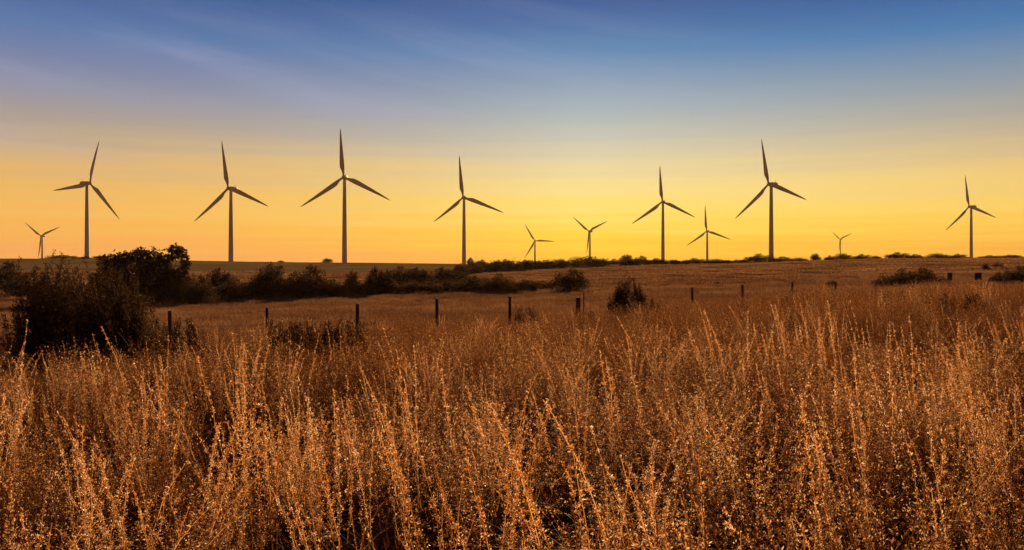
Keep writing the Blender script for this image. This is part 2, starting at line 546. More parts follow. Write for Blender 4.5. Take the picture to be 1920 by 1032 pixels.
def scatter(name, coll, pts, rot, scl, idx, label, cat):
    me = bpy.data.meshes.new(name)
    n = len(pts)
    me.vertices.add(n)
    me.vertices.foreach_set('co', np.asarray(pts, np.float32).ravel())
    a = me.attributes.new('rot', 'FLOAT_VECTOR', 'POINT'); a.data.foreach_set('vector', np.asarray(rot, np.float32).ravel())
    a = me.attributes.new('scl', 'FLOAT_VECTOR', 'POINT'); a.data.foreach_set('vector', np.asarray(scl, np.float32).ravel())
    a = me.attributes.new('idx', 'INT', 'POINT'); a.data.foreach_set('value', np.asarray(idx, np.int32))
    o = link(name, me)
    ng = bpy.data.node_groups.new(name, 'GeometryNodeTree')
    ng.interface.new_socket('Geometry', in_out='INPUT', socket_type='NodeSocketGeometry')
    ng.interface.new_socket('Geometry', in_out='OUTPUT', socket_type='NodeSocketGeometry')
    N = ng.nodes.new; L = ng.links.new
    gi, go = N('NodeGroupInput'), N('NodeGroupOutput')
    ci = N('GeometryNodeCollectionInfo'); ci.inputs['Collection'].default_value = coll
    ci.inputs['Separate Children'].default_value = True; ci.inputs['Reset Children'].default_value = True
    ip = N('GeometryNodeInstanceOnPoints'); ip.inputs['Pick Instance'].default_value = True

    def attr(nm, typ):
        x = N('GeometryNodeInputNamedAttribute'); x.data_type = typ; x.inputs['Name'].default_value = nm
        return x.outputs['Attribute']
    e2r = N('FunctionNodeEulerToRotation')
    L(gi.outputs[0], ip.inputs['Points']); L(ci.outputs[0], ip.inputs['Instance'])
    L(attr('idx', 'INT'), ip.inputs['Instance Index'])
    L(attr('rot', 'FLOAT_VECTOR'), e2r.inputs[0]); L(e2r.outputs[0], ip.inputs['Rotation'])
    L(attr('scl', 'FLOAT_VECTOR'), ip.inputs['Scale'])
    L(ip.outputs[0], go.inputs[0])
    md = o.modifiers.new('scatter', 'NODES'); md.node_group = ng
    tag(o, label, cat, kind='stuff')
    return o


def in_view(rng, n, y0, y1, margin):
    """random ground points between two distances, in the view's wedge plus a margin on both sides"""
    k = 0.60
    tot = []
    while sum(len(a) for a in tot) < n:
        y = rng.uniform(y0, y1, n * 2)
        x = rng.uniform(-(k * y1 + margin), k * y1 + margin, n * 2)
        m = np.abs(x) < k * y + margin
        tot.append(np.stack([x[m], y[m]], -1))
    return np.concatenate(tot)[:n]


def wedge_area(y0, y1, margin):
    return 0.60 * (y1 ** 2 - y0 ** 2) + 2 * margin * (y1 - y0)


def vnoise(x, y, s, seed):
    """cheap smooth value noise 0..1"""
    r = np.random.RandomState(seed)
    v = 0
    for k in range(6):
        a = r.uniform(0, 2 * PI); fq = s * (0.6 + 0.9 * k) ; ph = r.uniform(0, 6.28)
        v = v + np.sin((x * math.cos(a) + y * math.sin(a)) * fq + ph) / (1 + 0.5 * k)
    return np.clip(0.5 + v / 4.5, 0, 1)


def husk_tint(rng, shape, mid, glint):
    """most husks are tawny, a few are painted pale as sunlit highlights"""
    t = np.clip(rng.normal(mid, 0.16, shape), 0, 0.8)
    return np.where(rng.uniform(0, 1, shape) < glint, rng.uniform(0.88, 1.0, shape), t)  # random husks take the palest tint, a glint put into their colour


def grass_clumps():
    rng = np.random.RandomState(5)
    fine, coarse, stalks = [], [], []
    for k in range(8):                     # fine tangled tussocks
        mb = MB()
        P = paths(rng, 44, (0.45, 0.95), 0.16, 0.16, 0.30, lean_dir=PI * 0.95, kink=0.012)
        ribbons(mb, rng, P, 0.0045, 0.002, np.clip(rng.normal(0.40, 0.28, len(P)), 0, 1))
        plume(mb, rng, P, 18, 0.5, 0.014, 0.014, 0.0055, 0.35, 0.08)
        side_twigs(mb, rng, P[:24], 4, 0.35, 0.16, 0.0022, 0.35, 4)
        Q = paths(rng, 24, (0.2, 0.55), 0.5, 0.7, 0.32, kink=0.02)      # leaves and broken straw
        ribbons(mb, rng, Q, 0.0065, 0.002, np.clip(rng.normal(0.3, 0.2, len(Q)), 0, 1))
        fine.append(mb.mesh("tussock", [M_STRAW, M_SEED]))
    for k in range(8):                     # open coarse tussocks, ropes of husks with dark gaps between
        mb = MB()
        P = paths(rng, 13, (0.55, 1.0), 0.20, 0.08, 0.15, S=10, lean_dir=None if k % 3 == 0 else PI * 0.95, kink=0.009)
        ribbons(mb, rng, P, 0.005, 0.0025, np.clip(rng.normal(0.55, 0.25, len(P)), 0, 1))
        plume(mb, rng, P, 85, 0.25, 0.012, 0.014, 0.0055, 0.45, 0.32)
        side_twigs(mb, rng, P, 5, 0.2, 0.15, 0.0025, 0.5, 6)
        Q = paths(rng, 9, (0.3, 0.7), 0.55, 0.5, 0.25, kink=0.02)
        ribbons(mb, rng, Q, 0.007, 0.002, np.clip(rng.normal(0.4, 0.3, len(Q)), 0, 1))
        Q = paths(rng, 4, (0.35, 0.8), 0.4, 1.1, 0.2, S=9, kink=0.012)      # a few broad bent blades
        ribbons(mb, rng, Q, 0.013, 0.003, np.clip(rng.normal(0.45, 0.2, len(Q)), 0, 1))
        coarse.append(mb.mesh("coarse_tussock", [M_STRAW, M_SEED] if k % 4 else [M_PALE_STEM, M_PLUME]))
    for k in range(8):                     # tall seed heads
        mb = MB()
        beaded = k % 2 == 0
        P = paths(rng, 4 if k < 6 else 2, (0.72, 1.20), 0.13, 0.06, 0.16, S=12, lean_dir=PI * 0.97 if k != 5 else 0.1, kink=0.005)
        ribbons(mb, rng, P, 0.006, 0.003, np.clip(rng.normal(0.7, 0.2, len(P)), 0, 1))
        plume(mb, rng, P, 170 if beaded else 330, 0.15, 0.008 if beaded else 0.015, 0.013, 0.0065, 0.45, 0.45 if beaded else 0.24)
        side_twigs(mb, rng, P, 7, 0.3, 0.10, 0.0025, 0.6, 6)
        stalks.append(mb.mesh("seed_stalks", [M_PALE_STEM, M_PLUME]))
    return fine, coarse, stalks


fine_tufts, coarse_tufts, stalks = grass_clumps()


def scatter_meadow():
    rng = np.random.RandomState(11)
    c1 = hidden_collection("tussock", fine_tufts + coarse_tufts)
    c2 = hidden_collection("seed_stalk", stalks)

    def fence_y(x):          # the tall grass ends a little beyond the fence
        return 31.5 + 0.52 * (x + 11)

    def low(p):              # grass stays short and thin round the dark shrubs
        f = np.ones(len(p))
        for bx, by, r, k in ((-9.6, 17.0, 3.2, .5), (-8.3, 14.0, 2.6, .45), (-5.6, 16.0, 1.6, .25), (-3.9, 17.5, 1.3, .25), (-2.9, 17, 1.4, .25), (7.2, 12.5, 2.0, .3)):
            d = np.hypot(p[:, 0] - bx, (p[:, 1] - by) * .7) / r
            f = f * (1 - k * np.clip(1.4 - d, 0, 1))
        return f
    pts, near = [], []
    for y0, y1, dens, fr in ((1.7, 6.5, 6.8, 1.0), (6.5, 11, 7.5, 0.8), (11, 17, 7.5, 0.3), (17, 46, 5.2, 0.10)):
        n = int(wedge_area(y0, y1, 5) * dens)
        pts.append(in_view(rng, n, y0, y1, 5)); near.append(rng.uniform(0, 1, n) < fr)
    p = np.concatenate(pts); nr = np.concatenate(near)
    ym = fence_y(p[:, 0]) + rng.normal(0, 1.2, len(p))
    dn = vnoise(p[:, 0], p[:, 1], 1.1, 3)
    keep = (p[:, 1] < ym) & (np.hypot(p[:, 0], p[:, 1]) > 1.8) & (rng.uniform(0, 1, len(p)) < 0.08 + 1.35 * dn)
    p, nr = p[keep], nr[keep]
    z = terrain(p[:, 0], p[:, 1])
    n = len(p)
    rot = np.stack([rng.normal(0, .10, n), rng.normal(-.03, .12, n), rng.normal(0, 0.9, n)], -1)
    edge = np.clip((fence_y(p[:, 0]) - p[:, 1]) / 9, 0, 1)
    hs = (0.62 + 0.5 * vnoise(p[:, 0], p[:, 1], 0.55, 8)) * (0.48 + 0.52 * edge) * rng.uniform(0.8, 1.2, n) * low(p) * (1 + 0.16 * np.clip((p[:, 0] - 3) / 6, 0, 1) * np.clip((p[:, 1] - 12) / 8, 0, 1))
    scl = np.stack([rng.uniform(.9, 1.25, n), rng.uniform(.9, 1.25, n), hs], -1)
    scatter('tall_grass', c1, np.column_stack([p, z]), rot, scl, rng.randint(0, 8, n) + 8 * nr.astype(int),
            'dense tangle of dry orange-brown meadow grass filling the foreground up to the fence', 'grass')
    pts = []
    for y0, y1, dens in ((2.3, 7, 3.6), (7, 12, 1.5), (12, 18, 0.45), (18, 34, 0.16)):
        m = int(wedge_area(y0, y1, 4) * dens)
        pts.append(in_view(rng, m, y0, y1, 4))
    p = np.concatenate(pts)
    p = p[p[:, 1] < fence_y(p[:, 0]) - 3]
    dn = vnoise(p[:, 0], p[:, 1], 1.5, 21)
    p = p[rng.uniform(0, 1, len(p)) < 0.25 + 1.0 * dn]
    n = len(p)
    z = terrain(p[:, 0], p[:, 1])
    rot = np.stack([rng.normal(0, .07, n), rng.normal(-0.03, .10, n), rng.normal(0, 0.6, n)], -1)
    s = rng.uniform(0.68, 1.10, n) * (0.5 + 0.5 * low(p)) * np.clip(1.06 - p[:, 1] * 0.008, .8, 1)
    scatter('seeding_grass', c2, np.column_stack([p, z]), rot, np.stack([s, s, s], -1), rng.randint(0, 8, n),
            'tall pale seed heads glinting above the tangled meadow grass', 'grass')


scatter_meadow()


def scatter_fields():
    rng = np.random.RandomState(23)
    small, big = [], []
    for k in range(5):
        mb = MB()
        P = paths(rng, 90, (0.12, 0.34), 0.25, 0.2, 0.75, S=4, kink=0.012)
        ribbons(mb, rng, P, 0.016, 0.008, np.clip(rng.normal(0.5, 0.35, len(P)), 0, 1))
        plume(mb, rng, P, 4, 0.5, 0.02, 0.03, 0.012, 0.5, 0.05)
        small.append(mb.mesh("field_tuft", [M_FIELD, M_FIELD]))
    for k in range(5):
        mb = MB()
        P = paths(rng, 240, (0.07, 0.22), 0.3, 0.3, 3.0, S=3, kink=0.02)
        ribbons(mb, rng, P, 0.09, 0.03, np.clip(rng.normal(0.5, 0.35, len(P)), 0, 1))
        big.append(mb.mesh("field_tuft_far", [M_FIELD]))
    c1 = hidden_collection("field_tuft", small + big)
    a = in_view(rng, int(wedge_area(24, 62, 6) * 1.7), 24, 62, 6)
    b = in_view(rng, int(wedge_area(62, 110, 6) * 0.8), 62, 110, 6)
    c = in_view(rng, int(wedge_area(100, 330, 10) * 0.14), 100, 330, 10)
    p = np.concatenate([a, b, c])
    idx = np.concatenate([rng.randint(0, 5, len(a) + len(b)), rng.randint(5, 10, len(c))])
    # the olive crop of the far left field has no straw
    keep = ~((p[:, 1] > 214) & (p[:, 0] < 5)) & (rng.uniform(0, 1, len(p)) < 0.15 + 0.7 * vnoise(p[:, 0], p[:, 1], 0.08, 5) + 0.6 * vnoise(p[:, 0] * 0.12, p[:, 1] * 0.9, 0.28, 6))
    p, idx = p[keep], idx[keep]
    n = len(p)
    z = terrain(p[:, 0], p[:, 1])
    s = rng.uniform(0.7, 1.25, n)
    scatter('field_grass', c1, np.column_stack([p, z]), np.stack([np.zeros(n), np.zeros(n), rng.uniform(0, 6.28, n)], -1),
            np.stack([s, s, s * rng.uniform(.7, 1.2, n)], -1), idx,
            'short dry grass and stubble on the fields beyond the fence', 'grass')


scatter_fields()

# ------------------------------------------------------------------ shrubs and trees
def lobes_mesh(rng, lobes, n, leaf, mats, fill=0.35, sprigs=0):
    """foliage: leaf-sized quads crowded near the surface of uneven lobes. lobes: (x,y,z,rx,ry,rz)"""
    lobes = np.asarray(lobes, float)
    wt = lobes[:, 3] * lobes[:, 5]; wt = wt / wt.sum()
    k = rng.choice(len(lobes), n, p=wt)
    d = rng.normal(0, 1, (n, 3)); d /= np.linalg.norm(d, axis=1, keepdims=True)
    r = np.where(rng.uniform(0, 1, n) < fill, rng.uniform(0.2, 1, n), rng.normal(0.92, 0.12, n))
    # ragged: radius varies with direction in clumps
    q = np.sin(d[:, 0] * 7 + k * 1.7) * np.sin(d[:, 1] * 6 + k * 2.3) * np.sin(d[:, 2] * 8 + k)
    r = r * (1 + 0.22 * q)
    pos = lobes[k, :3] + d * r[:, None] * lobes[k, 3:]
    gap = np.sin(pos[:, 0] * 5.1 / leaf * 0.06 + 1) * np.sin(pos[:, 2] * 6.3 / leaf * 0.06) * np.sin(pos[:, 1] * 4.7 / leaf * 0.06 + 2)
    keep = (gap > -0.45) & (pos[:, 2] > 0)
    pos, d, k, q = pos[keep], d[keep], k[keep], q[keep]
    mb = MB()
    tint = np.clip(rng.normal(0.45, 0.2, len(pos)) + 0.5 * q, 0, 1)
    seeds(mb, rng, pos, d * 0.5 + rng.normal(0, 0.8, pos.shape), leaf * 1.5, leaf, tint, 0)
    if sprigs:
        for i in range(sprigs):
            L = lobes[rng.randint(len(lobes))]
            a = rng.uniform(0, 2 * PI); e = rng.uniform(0.3, 1.4)
            dd = np.array([math.cos(a) * math.cos(e), math.sin(a) * math.cos(e), math.sin(e)])
            p0 = L[:3] + dd * L[3:] * 0.8
            ln = rng.uniform(0.2, 0.5) * L[5]
            m = 22
            tt = rng.uniform(0, 1, m)
            pp = p0 + np.outer(tt * ln, dd + (0, 0, .3)) + rng.normal(0, leaf * 0.5, (m, 3))
            seeds(mb, rng, pp, rng.normal(0, 1, (m, 3)), leaf * 1.4, leaf * 0.8, rng.uniform(.2, .9, m), 0)
    return mb.mesh("foliage", mats)


def limbs_mesh(rng, lobes, r0):
    mb = MB()
    base = np.mean([l[:2] for l in lobes], 0)
    hmax = max(l[2] for l in lobes)
    tr = [(base[0], base[1], -0.15), (base[0] + rng.normal(0, .03), base[1], hmax * .25), (base[0] + rng.normal(0, .05), base[1] + rng.normal(0, .05), hmax * .5)]
    tube(mb, tr, [r0, r0 * .8, r0 * .6], 7)
    for l in lobes:
        s = np.array(tr[rng.randint(0, 2)]) + (0, 0, 0.05)
        e = np.array(l[:3]) + rng.normal(0, .05, 3)
        m = (s + e) / 2 + (0, 0, -0.06 * abs(e[2] - s[2])) + rng.normal(0, .04, 3)
        tube(mb, [s, m, e], [r0 * .5, r0 * .35, r0 * .12], 5)
    return mb.mesh("limbs", [M_BARK])


def random_lobes(rng, w, d, n, shape, lump):
    """lobes of a unit-high bush, w wide and d deep: an uneven dome whose skirts reach the ground"""
    out = []
    for i in range(n):
        u = -1 + 2 * (i + rng.uniform(0, 1)) / n
        top = (1 - abs(u * 0.96) ** shape) ** 0.7 * rng.uniform(1 - lump, 1.0) + 0.08
        rz = max(0.14, top * rng.uniform(0.22, 0.36)); rx = w / n * rng.uniform(1.0, 1.7)
        out.append((u * (w / 2 - rx * .5), rng.uniform(-.3, .3) * d, max(top - rz, rz * .6), rx, d * rng.uniform(.18, .3), rz))
        out.append((u * (w / 2 - rx * .5), rng.uniform(-.3, .3) * d, top * 0.35, rx * 1.15, d * .3, top * 0.42))
    out.append((rng.uniform(-.15, .15) * w, 0, 0.84, w * .10, d * .15, 0.16))
    return out


VAR = []
_r = np.random.RandomState(77)
for k, (w, d, n, shape, lump, leaf) in enumerate([
        (2.2, 2.0, 7, 2.2, .35, .050), (1.6, 1.5, 6, 2.4, .45, .048), (1.2, 1.2, 5, 1.9, .5, .045),
        (3.2, 2.0, 9, 3.0, .40, .050), (0.7, 0.7, 3, 1.6, .4, .045), (1.7, 1.5, 6, 3.4, .2, .050)]):
    lb = random_lobes(_r, w, d, n, shape, lump)
    VAR.append((w, lobes_mesh(_r, lb, int(3800 * (0.6 + w / 2.6)), leaf, [M_LEAF], 0.4, 16), limbs_mesh(_r, lb[::2], 0.03)))



G_RIDGE = 'bushes and trees along the skyline ridge'
G_ROW = 'dark bushes in the row across the valley'
G_NEAR = 'weeds and shrubs by the fence'

def bush(px, Y, wpx, top, var, label, name='bush', cat='bush', group=None, rz=0.0, part=('foliage', 'branches'), sink=0.0):
    """a bush standing on the ground at distance Y, wpx wide and reaching up to image row top"""
    X = px_x(px, Y)
    g = gz(X, Y)
    h = top_z(top, Y) - g
    w = wpx * Y / F * (1.22 if group in (G_ROW, G_RIDGE) else 1.08)
    w0, fm, lm = VAR[var]
    o = link(name, None, None, (X, Y, g - sink))
    o.rotation_euler = (0, 0, rz)
    tag(o, label, cat, group)
    fo = link(part[0], fm, o)
    br = link(part[1], lm, o)
    for c in (fo, br):
        c.scale = (w / w0, w / w0 * 1.0, max(h, 0.3))
    return o


# --- skyline, left to right
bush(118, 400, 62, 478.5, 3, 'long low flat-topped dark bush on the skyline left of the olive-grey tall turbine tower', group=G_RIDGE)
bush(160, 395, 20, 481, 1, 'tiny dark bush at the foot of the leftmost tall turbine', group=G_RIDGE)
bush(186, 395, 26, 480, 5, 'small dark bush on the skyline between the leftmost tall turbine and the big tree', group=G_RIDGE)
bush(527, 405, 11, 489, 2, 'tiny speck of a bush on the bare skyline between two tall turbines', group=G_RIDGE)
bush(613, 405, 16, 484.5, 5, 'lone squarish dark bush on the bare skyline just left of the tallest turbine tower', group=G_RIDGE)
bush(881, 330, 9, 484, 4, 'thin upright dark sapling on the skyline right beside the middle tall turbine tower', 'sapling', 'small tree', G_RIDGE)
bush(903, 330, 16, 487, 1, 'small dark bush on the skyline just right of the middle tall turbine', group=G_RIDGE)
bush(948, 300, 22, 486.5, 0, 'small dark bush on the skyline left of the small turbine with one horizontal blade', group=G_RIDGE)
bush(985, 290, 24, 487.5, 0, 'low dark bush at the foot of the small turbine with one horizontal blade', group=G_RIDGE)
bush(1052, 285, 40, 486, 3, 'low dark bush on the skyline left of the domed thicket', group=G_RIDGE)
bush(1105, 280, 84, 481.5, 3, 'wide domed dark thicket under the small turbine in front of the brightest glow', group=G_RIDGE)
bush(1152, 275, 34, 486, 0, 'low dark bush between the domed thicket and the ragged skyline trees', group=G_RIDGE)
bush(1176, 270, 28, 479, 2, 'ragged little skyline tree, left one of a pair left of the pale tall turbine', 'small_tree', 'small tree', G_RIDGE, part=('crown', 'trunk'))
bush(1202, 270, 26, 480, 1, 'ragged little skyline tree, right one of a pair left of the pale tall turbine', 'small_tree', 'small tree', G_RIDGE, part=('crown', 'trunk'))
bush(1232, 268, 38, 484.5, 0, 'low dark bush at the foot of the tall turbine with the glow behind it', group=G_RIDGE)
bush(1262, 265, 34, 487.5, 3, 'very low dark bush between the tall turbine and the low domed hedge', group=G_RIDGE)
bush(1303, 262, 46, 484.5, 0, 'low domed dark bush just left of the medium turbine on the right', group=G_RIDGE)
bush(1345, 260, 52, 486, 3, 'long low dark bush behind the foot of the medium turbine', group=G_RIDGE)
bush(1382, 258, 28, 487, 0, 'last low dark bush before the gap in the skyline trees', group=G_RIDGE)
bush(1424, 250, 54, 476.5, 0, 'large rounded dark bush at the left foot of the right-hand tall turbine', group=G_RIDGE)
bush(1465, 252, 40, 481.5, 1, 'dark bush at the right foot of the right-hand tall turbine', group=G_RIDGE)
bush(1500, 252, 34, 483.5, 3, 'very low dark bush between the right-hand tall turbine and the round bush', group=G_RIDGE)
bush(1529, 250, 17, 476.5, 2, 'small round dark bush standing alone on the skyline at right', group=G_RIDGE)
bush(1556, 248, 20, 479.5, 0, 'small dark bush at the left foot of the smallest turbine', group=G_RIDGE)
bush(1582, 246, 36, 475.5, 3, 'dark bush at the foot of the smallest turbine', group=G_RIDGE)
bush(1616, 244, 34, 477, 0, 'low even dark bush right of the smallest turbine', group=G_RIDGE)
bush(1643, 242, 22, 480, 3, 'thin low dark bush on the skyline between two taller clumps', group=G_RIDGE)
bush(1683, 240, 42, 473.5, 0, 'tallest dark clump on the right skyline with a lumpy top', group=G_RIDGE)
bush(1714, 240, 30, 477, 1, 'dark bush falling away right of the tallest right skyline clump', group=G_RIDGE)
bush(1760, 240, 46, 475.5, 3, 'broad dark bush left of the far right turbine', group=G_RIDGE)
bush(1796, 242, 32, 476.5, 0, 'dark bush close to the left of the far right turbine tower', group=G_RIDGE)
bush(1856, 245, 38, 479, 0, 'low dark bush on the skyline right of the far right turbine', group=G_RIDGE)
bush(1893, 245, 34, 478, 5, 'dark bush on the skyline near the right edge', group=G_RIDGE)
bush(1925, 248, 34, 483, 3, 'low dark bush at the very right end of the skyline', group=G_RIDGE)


# --- hedges: long things grown from many lobes
def hedge(name, pts, hpx, dens, label, seed, leaf):
    """pts: (px, Y, top row) along the hedge"""
    rng = np.random.RandomState(seed)
    W = [(px_x(p[0], p[1]), p[1], p[2]) for p in pts]
    X0, Y0 = W[0][0], W[0][1]
    g0 = gz(X0, Y0)
    lobes = []
    for (xa, ya, ta), (xb, yb, tb) in zip(W[:-1], W[1:]):
        L = math.hypot(xb - xa, yb - ya)
        for i in range(int(L * dens)):
            t = rng.uniform(0, 1)
            x, y = xa + (xb - xa) * t, ya + (yb - ya) * t + rng.normal(0, 1.2)
            g = gz(x, y)
            h = max(top_z(ta + (tb - ta) * t, y) - g, 0.8) * rng.uniform(0.7, 1.08)
            lobes.append((x - X0, y - Y0, g - g0 + h * 0.46, h * rng.uniform(.5, .9), h * .7, h * .54))
    mb_n = int(len(lobes) * 330)
    lo = np.array(lobes)
    k = rng.randint(0, len(lo), mb_n)
    d = rng.normal(0, 1, (mb_n, 3)); d /= np.linalg.norm(d, axis=1, keepdims=True)
    r = np.where(rng.uniform(0, 1, mb_n) < .3, rng.uniform(.3, 1, mb_n), rng.normal(.93, .12, mb_n))
    q = np.sin(d[:, 0] * 7 + k) * np.sin(d[:, 2] * 7 + k * 1.3)
    pos = lo[k, :3] + d * (r * (1 + .2 * q))[:, None] * lo[k, 3:]
    mb = MB()
    seeds(mb, rng, pos, rng.normal(0, 1, pos.shape), leaf * 1.5, leaf, np.clip(rng.normal(.45, .2, mb_n) + .4 * q, 0, 1), 0)
    o = link(name, mb.mesh('hedge', [M_LEAF]), None, (X0, Y0, g0))
    tag(o, label, 'hedge')


hedge('hedge', [(858, 190, 499), (900, 215, 491), (960, 228, 489.5), (1040, 240, 489)], 0, 1.7,
      'thick dark hedge slanting up the slope to the skyline right of the middle tall turbine', 3, .20)
hedge('hedge', [(1036, 238, 489.5), (1120, 240, 487.5), (1200, 242, 487.5), (1290, 242, 488.5), (1400, 245, 489.5)], 0, 1.3,
      'thin dark hedge along the crest of the right hill below the skyline trees', 4, .20)

# --- the row across the valley
hedge('hedge', [(395, 96, 533), (500, 99, 526), (620, 101, 528), (740, 105, 528), (880, 110, 527), (1040, 112, 529)], 0, 1.5,
      'long low dark scrub hedge along the foot of the valley row of bushes', 6, .13)
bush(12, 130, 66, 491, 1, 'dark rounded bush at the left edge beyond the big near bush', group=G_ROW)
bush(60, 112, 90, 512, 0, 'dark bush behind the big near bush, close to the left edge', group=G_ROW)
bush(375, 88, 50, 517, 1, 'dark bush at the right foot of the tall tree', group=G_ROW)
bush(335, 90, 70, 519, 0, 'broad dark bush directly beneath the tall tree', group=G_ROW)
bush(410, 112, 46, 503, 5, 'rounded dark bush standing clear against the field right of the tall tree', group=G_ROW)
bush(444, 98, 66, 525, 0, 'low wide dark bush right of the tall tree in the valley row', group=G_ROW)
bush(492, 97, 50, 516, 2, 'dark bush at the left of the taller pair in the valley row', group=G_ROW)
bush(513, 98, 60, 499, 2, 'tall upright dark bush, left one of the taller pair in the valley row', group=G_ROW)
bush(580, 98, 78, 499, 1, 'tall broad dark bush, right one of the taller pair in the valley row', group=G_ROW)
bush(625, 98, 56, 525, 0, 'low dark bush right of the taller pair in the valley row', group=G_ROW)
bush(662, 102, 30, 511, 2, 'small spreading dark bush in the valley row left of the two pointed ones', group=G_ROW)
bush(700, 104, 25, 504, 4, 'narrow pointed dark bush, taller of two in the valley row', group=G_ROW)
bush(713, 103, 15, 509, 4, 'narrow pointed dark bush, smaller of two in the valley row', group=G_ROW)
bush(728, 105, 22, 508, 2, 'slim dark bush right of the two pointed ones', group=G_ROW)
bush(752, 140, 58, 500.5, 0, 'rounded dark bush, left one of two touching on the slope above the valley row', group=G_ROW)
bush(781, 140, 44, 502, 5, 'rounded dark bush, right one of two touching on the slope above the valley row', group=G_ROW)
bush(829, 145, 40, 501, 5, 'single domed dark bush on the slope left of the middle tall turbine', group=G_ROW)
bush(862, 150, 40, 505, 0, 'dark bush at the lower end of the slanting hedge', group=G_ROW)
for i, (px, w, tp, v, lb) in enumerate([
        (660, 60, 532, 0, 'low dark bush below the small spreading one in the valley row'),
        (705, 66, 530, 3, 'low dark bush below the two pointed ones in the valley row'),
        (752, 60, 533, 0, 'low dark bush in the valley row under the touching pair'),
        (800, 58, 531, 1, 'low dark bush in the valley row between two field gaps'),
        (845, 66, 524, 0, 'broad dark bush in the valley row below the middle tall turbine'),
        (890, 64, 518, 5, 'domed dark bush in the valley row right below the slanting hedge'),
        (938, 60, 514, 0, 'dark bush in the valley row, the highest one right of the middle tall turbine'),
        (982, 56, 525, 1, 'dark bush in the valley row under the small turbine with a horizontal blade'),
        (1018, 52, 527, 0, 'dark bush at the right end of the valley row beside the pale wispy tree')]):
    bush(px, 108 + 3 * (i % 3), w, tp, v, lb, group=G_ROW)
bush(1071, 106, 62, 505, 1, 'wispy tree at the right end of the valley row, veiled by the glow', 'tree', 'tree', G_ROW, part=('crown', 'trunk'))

# --- right-hand field
bush(1655, 65, 48, 518, 0, 'low dark bush at the left end of the dark clump on the right slope', group='dark bushes on the right slope')
bush(1692, 66, 66, 506, 0, 'dark bush with a rounded top in the middle of the clump on the right slope', group='dark bushes on the right slope')
bush(1727, 67, 62, 503, 1, 'largest dark bush of the clump on the right slope', group='dark bushes on the right slope')
bush(1768, 68, 34, 519, 0, 'small dark bush at the right end of the clump on the right slope', group='dark bushes on the right slope')
bush(1872, 70, 40, 512, 0, 'low dark bush left of the big one at the right edge', group='dark bushes on the right slope')
bush(1912, 72, 66, 499, 1, 'big dark bush at the right edge on the right slope', group='dark bushes on the right slope')
bush(1870, 130, 22, 494, 0, 'small dim bush high on the right slope below the skyline', group='dark bushes on the right slope')
bush(1848, 120, 14, 495, 2, 'tiny dim bush high on the right slope', group='dark bushes on the right slope')
bush(1560, 70, 26, 527, 2, 'slim dim bush in the right field behind the fence', group='dark bushes on the right slope')
bush(1345, 95, 14, 538, 2, 'tiny dim plant in the field between the two clear fence posts', 'plant', 'plant')


# --- the tall tree with sky showing through its crown
def tall_tree():
    rng = np.random.RandomState(9)
    Y = 91.0
    sx = Y / F

    def at(px, py, r, ry=None, rz=None, dy=0):
        return ((px - 285) * sx, dy, top_z(py, Y) - g, r * sx, (ry or r) * sx, (rz or r) * sx)
    X = px_x(285, Y); g = gz(X, Y)
    lob = [at(205, 495, 22, 20, 16), at(232, 486, 18, 18, 11), at(262, 480, 17, 17, 11), at(238, 505, 30, 26, 22), at(292, 470, 12, 10, 6), at(285, 478, 14, 12, 8),
           at(325, 468, 9, 8, 6), at(330, 478, 10, 9, 8), at(341, 474, 8, 7, 8), at(312, 484, 16, 12, 7), at(346, 492, 9, 9, 11), at(270, 498, 22, 22, 14),
           at(318, 505, 14, 14, 9), at(340, 508, 12, 12, 10), at(290, 520, 36, 30, 20), at(240, 530, 40, 34, 24), at(330, 532, 34, 30, 22),
           at(205, 528, 30, 28, 26), at(275, 545, 44, 34, 22), at(298, 492, 12, 10, 8)]
    o = link('tree', None, None, (X, Y, g))
    tag(o, 'tall dark tree at the left whose ragged crown rises above the skyline', 'tree')
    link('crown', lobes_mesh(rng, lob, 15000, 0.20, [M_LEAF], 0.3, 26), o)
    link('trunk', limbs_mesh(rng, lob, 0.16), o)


tall_tree()


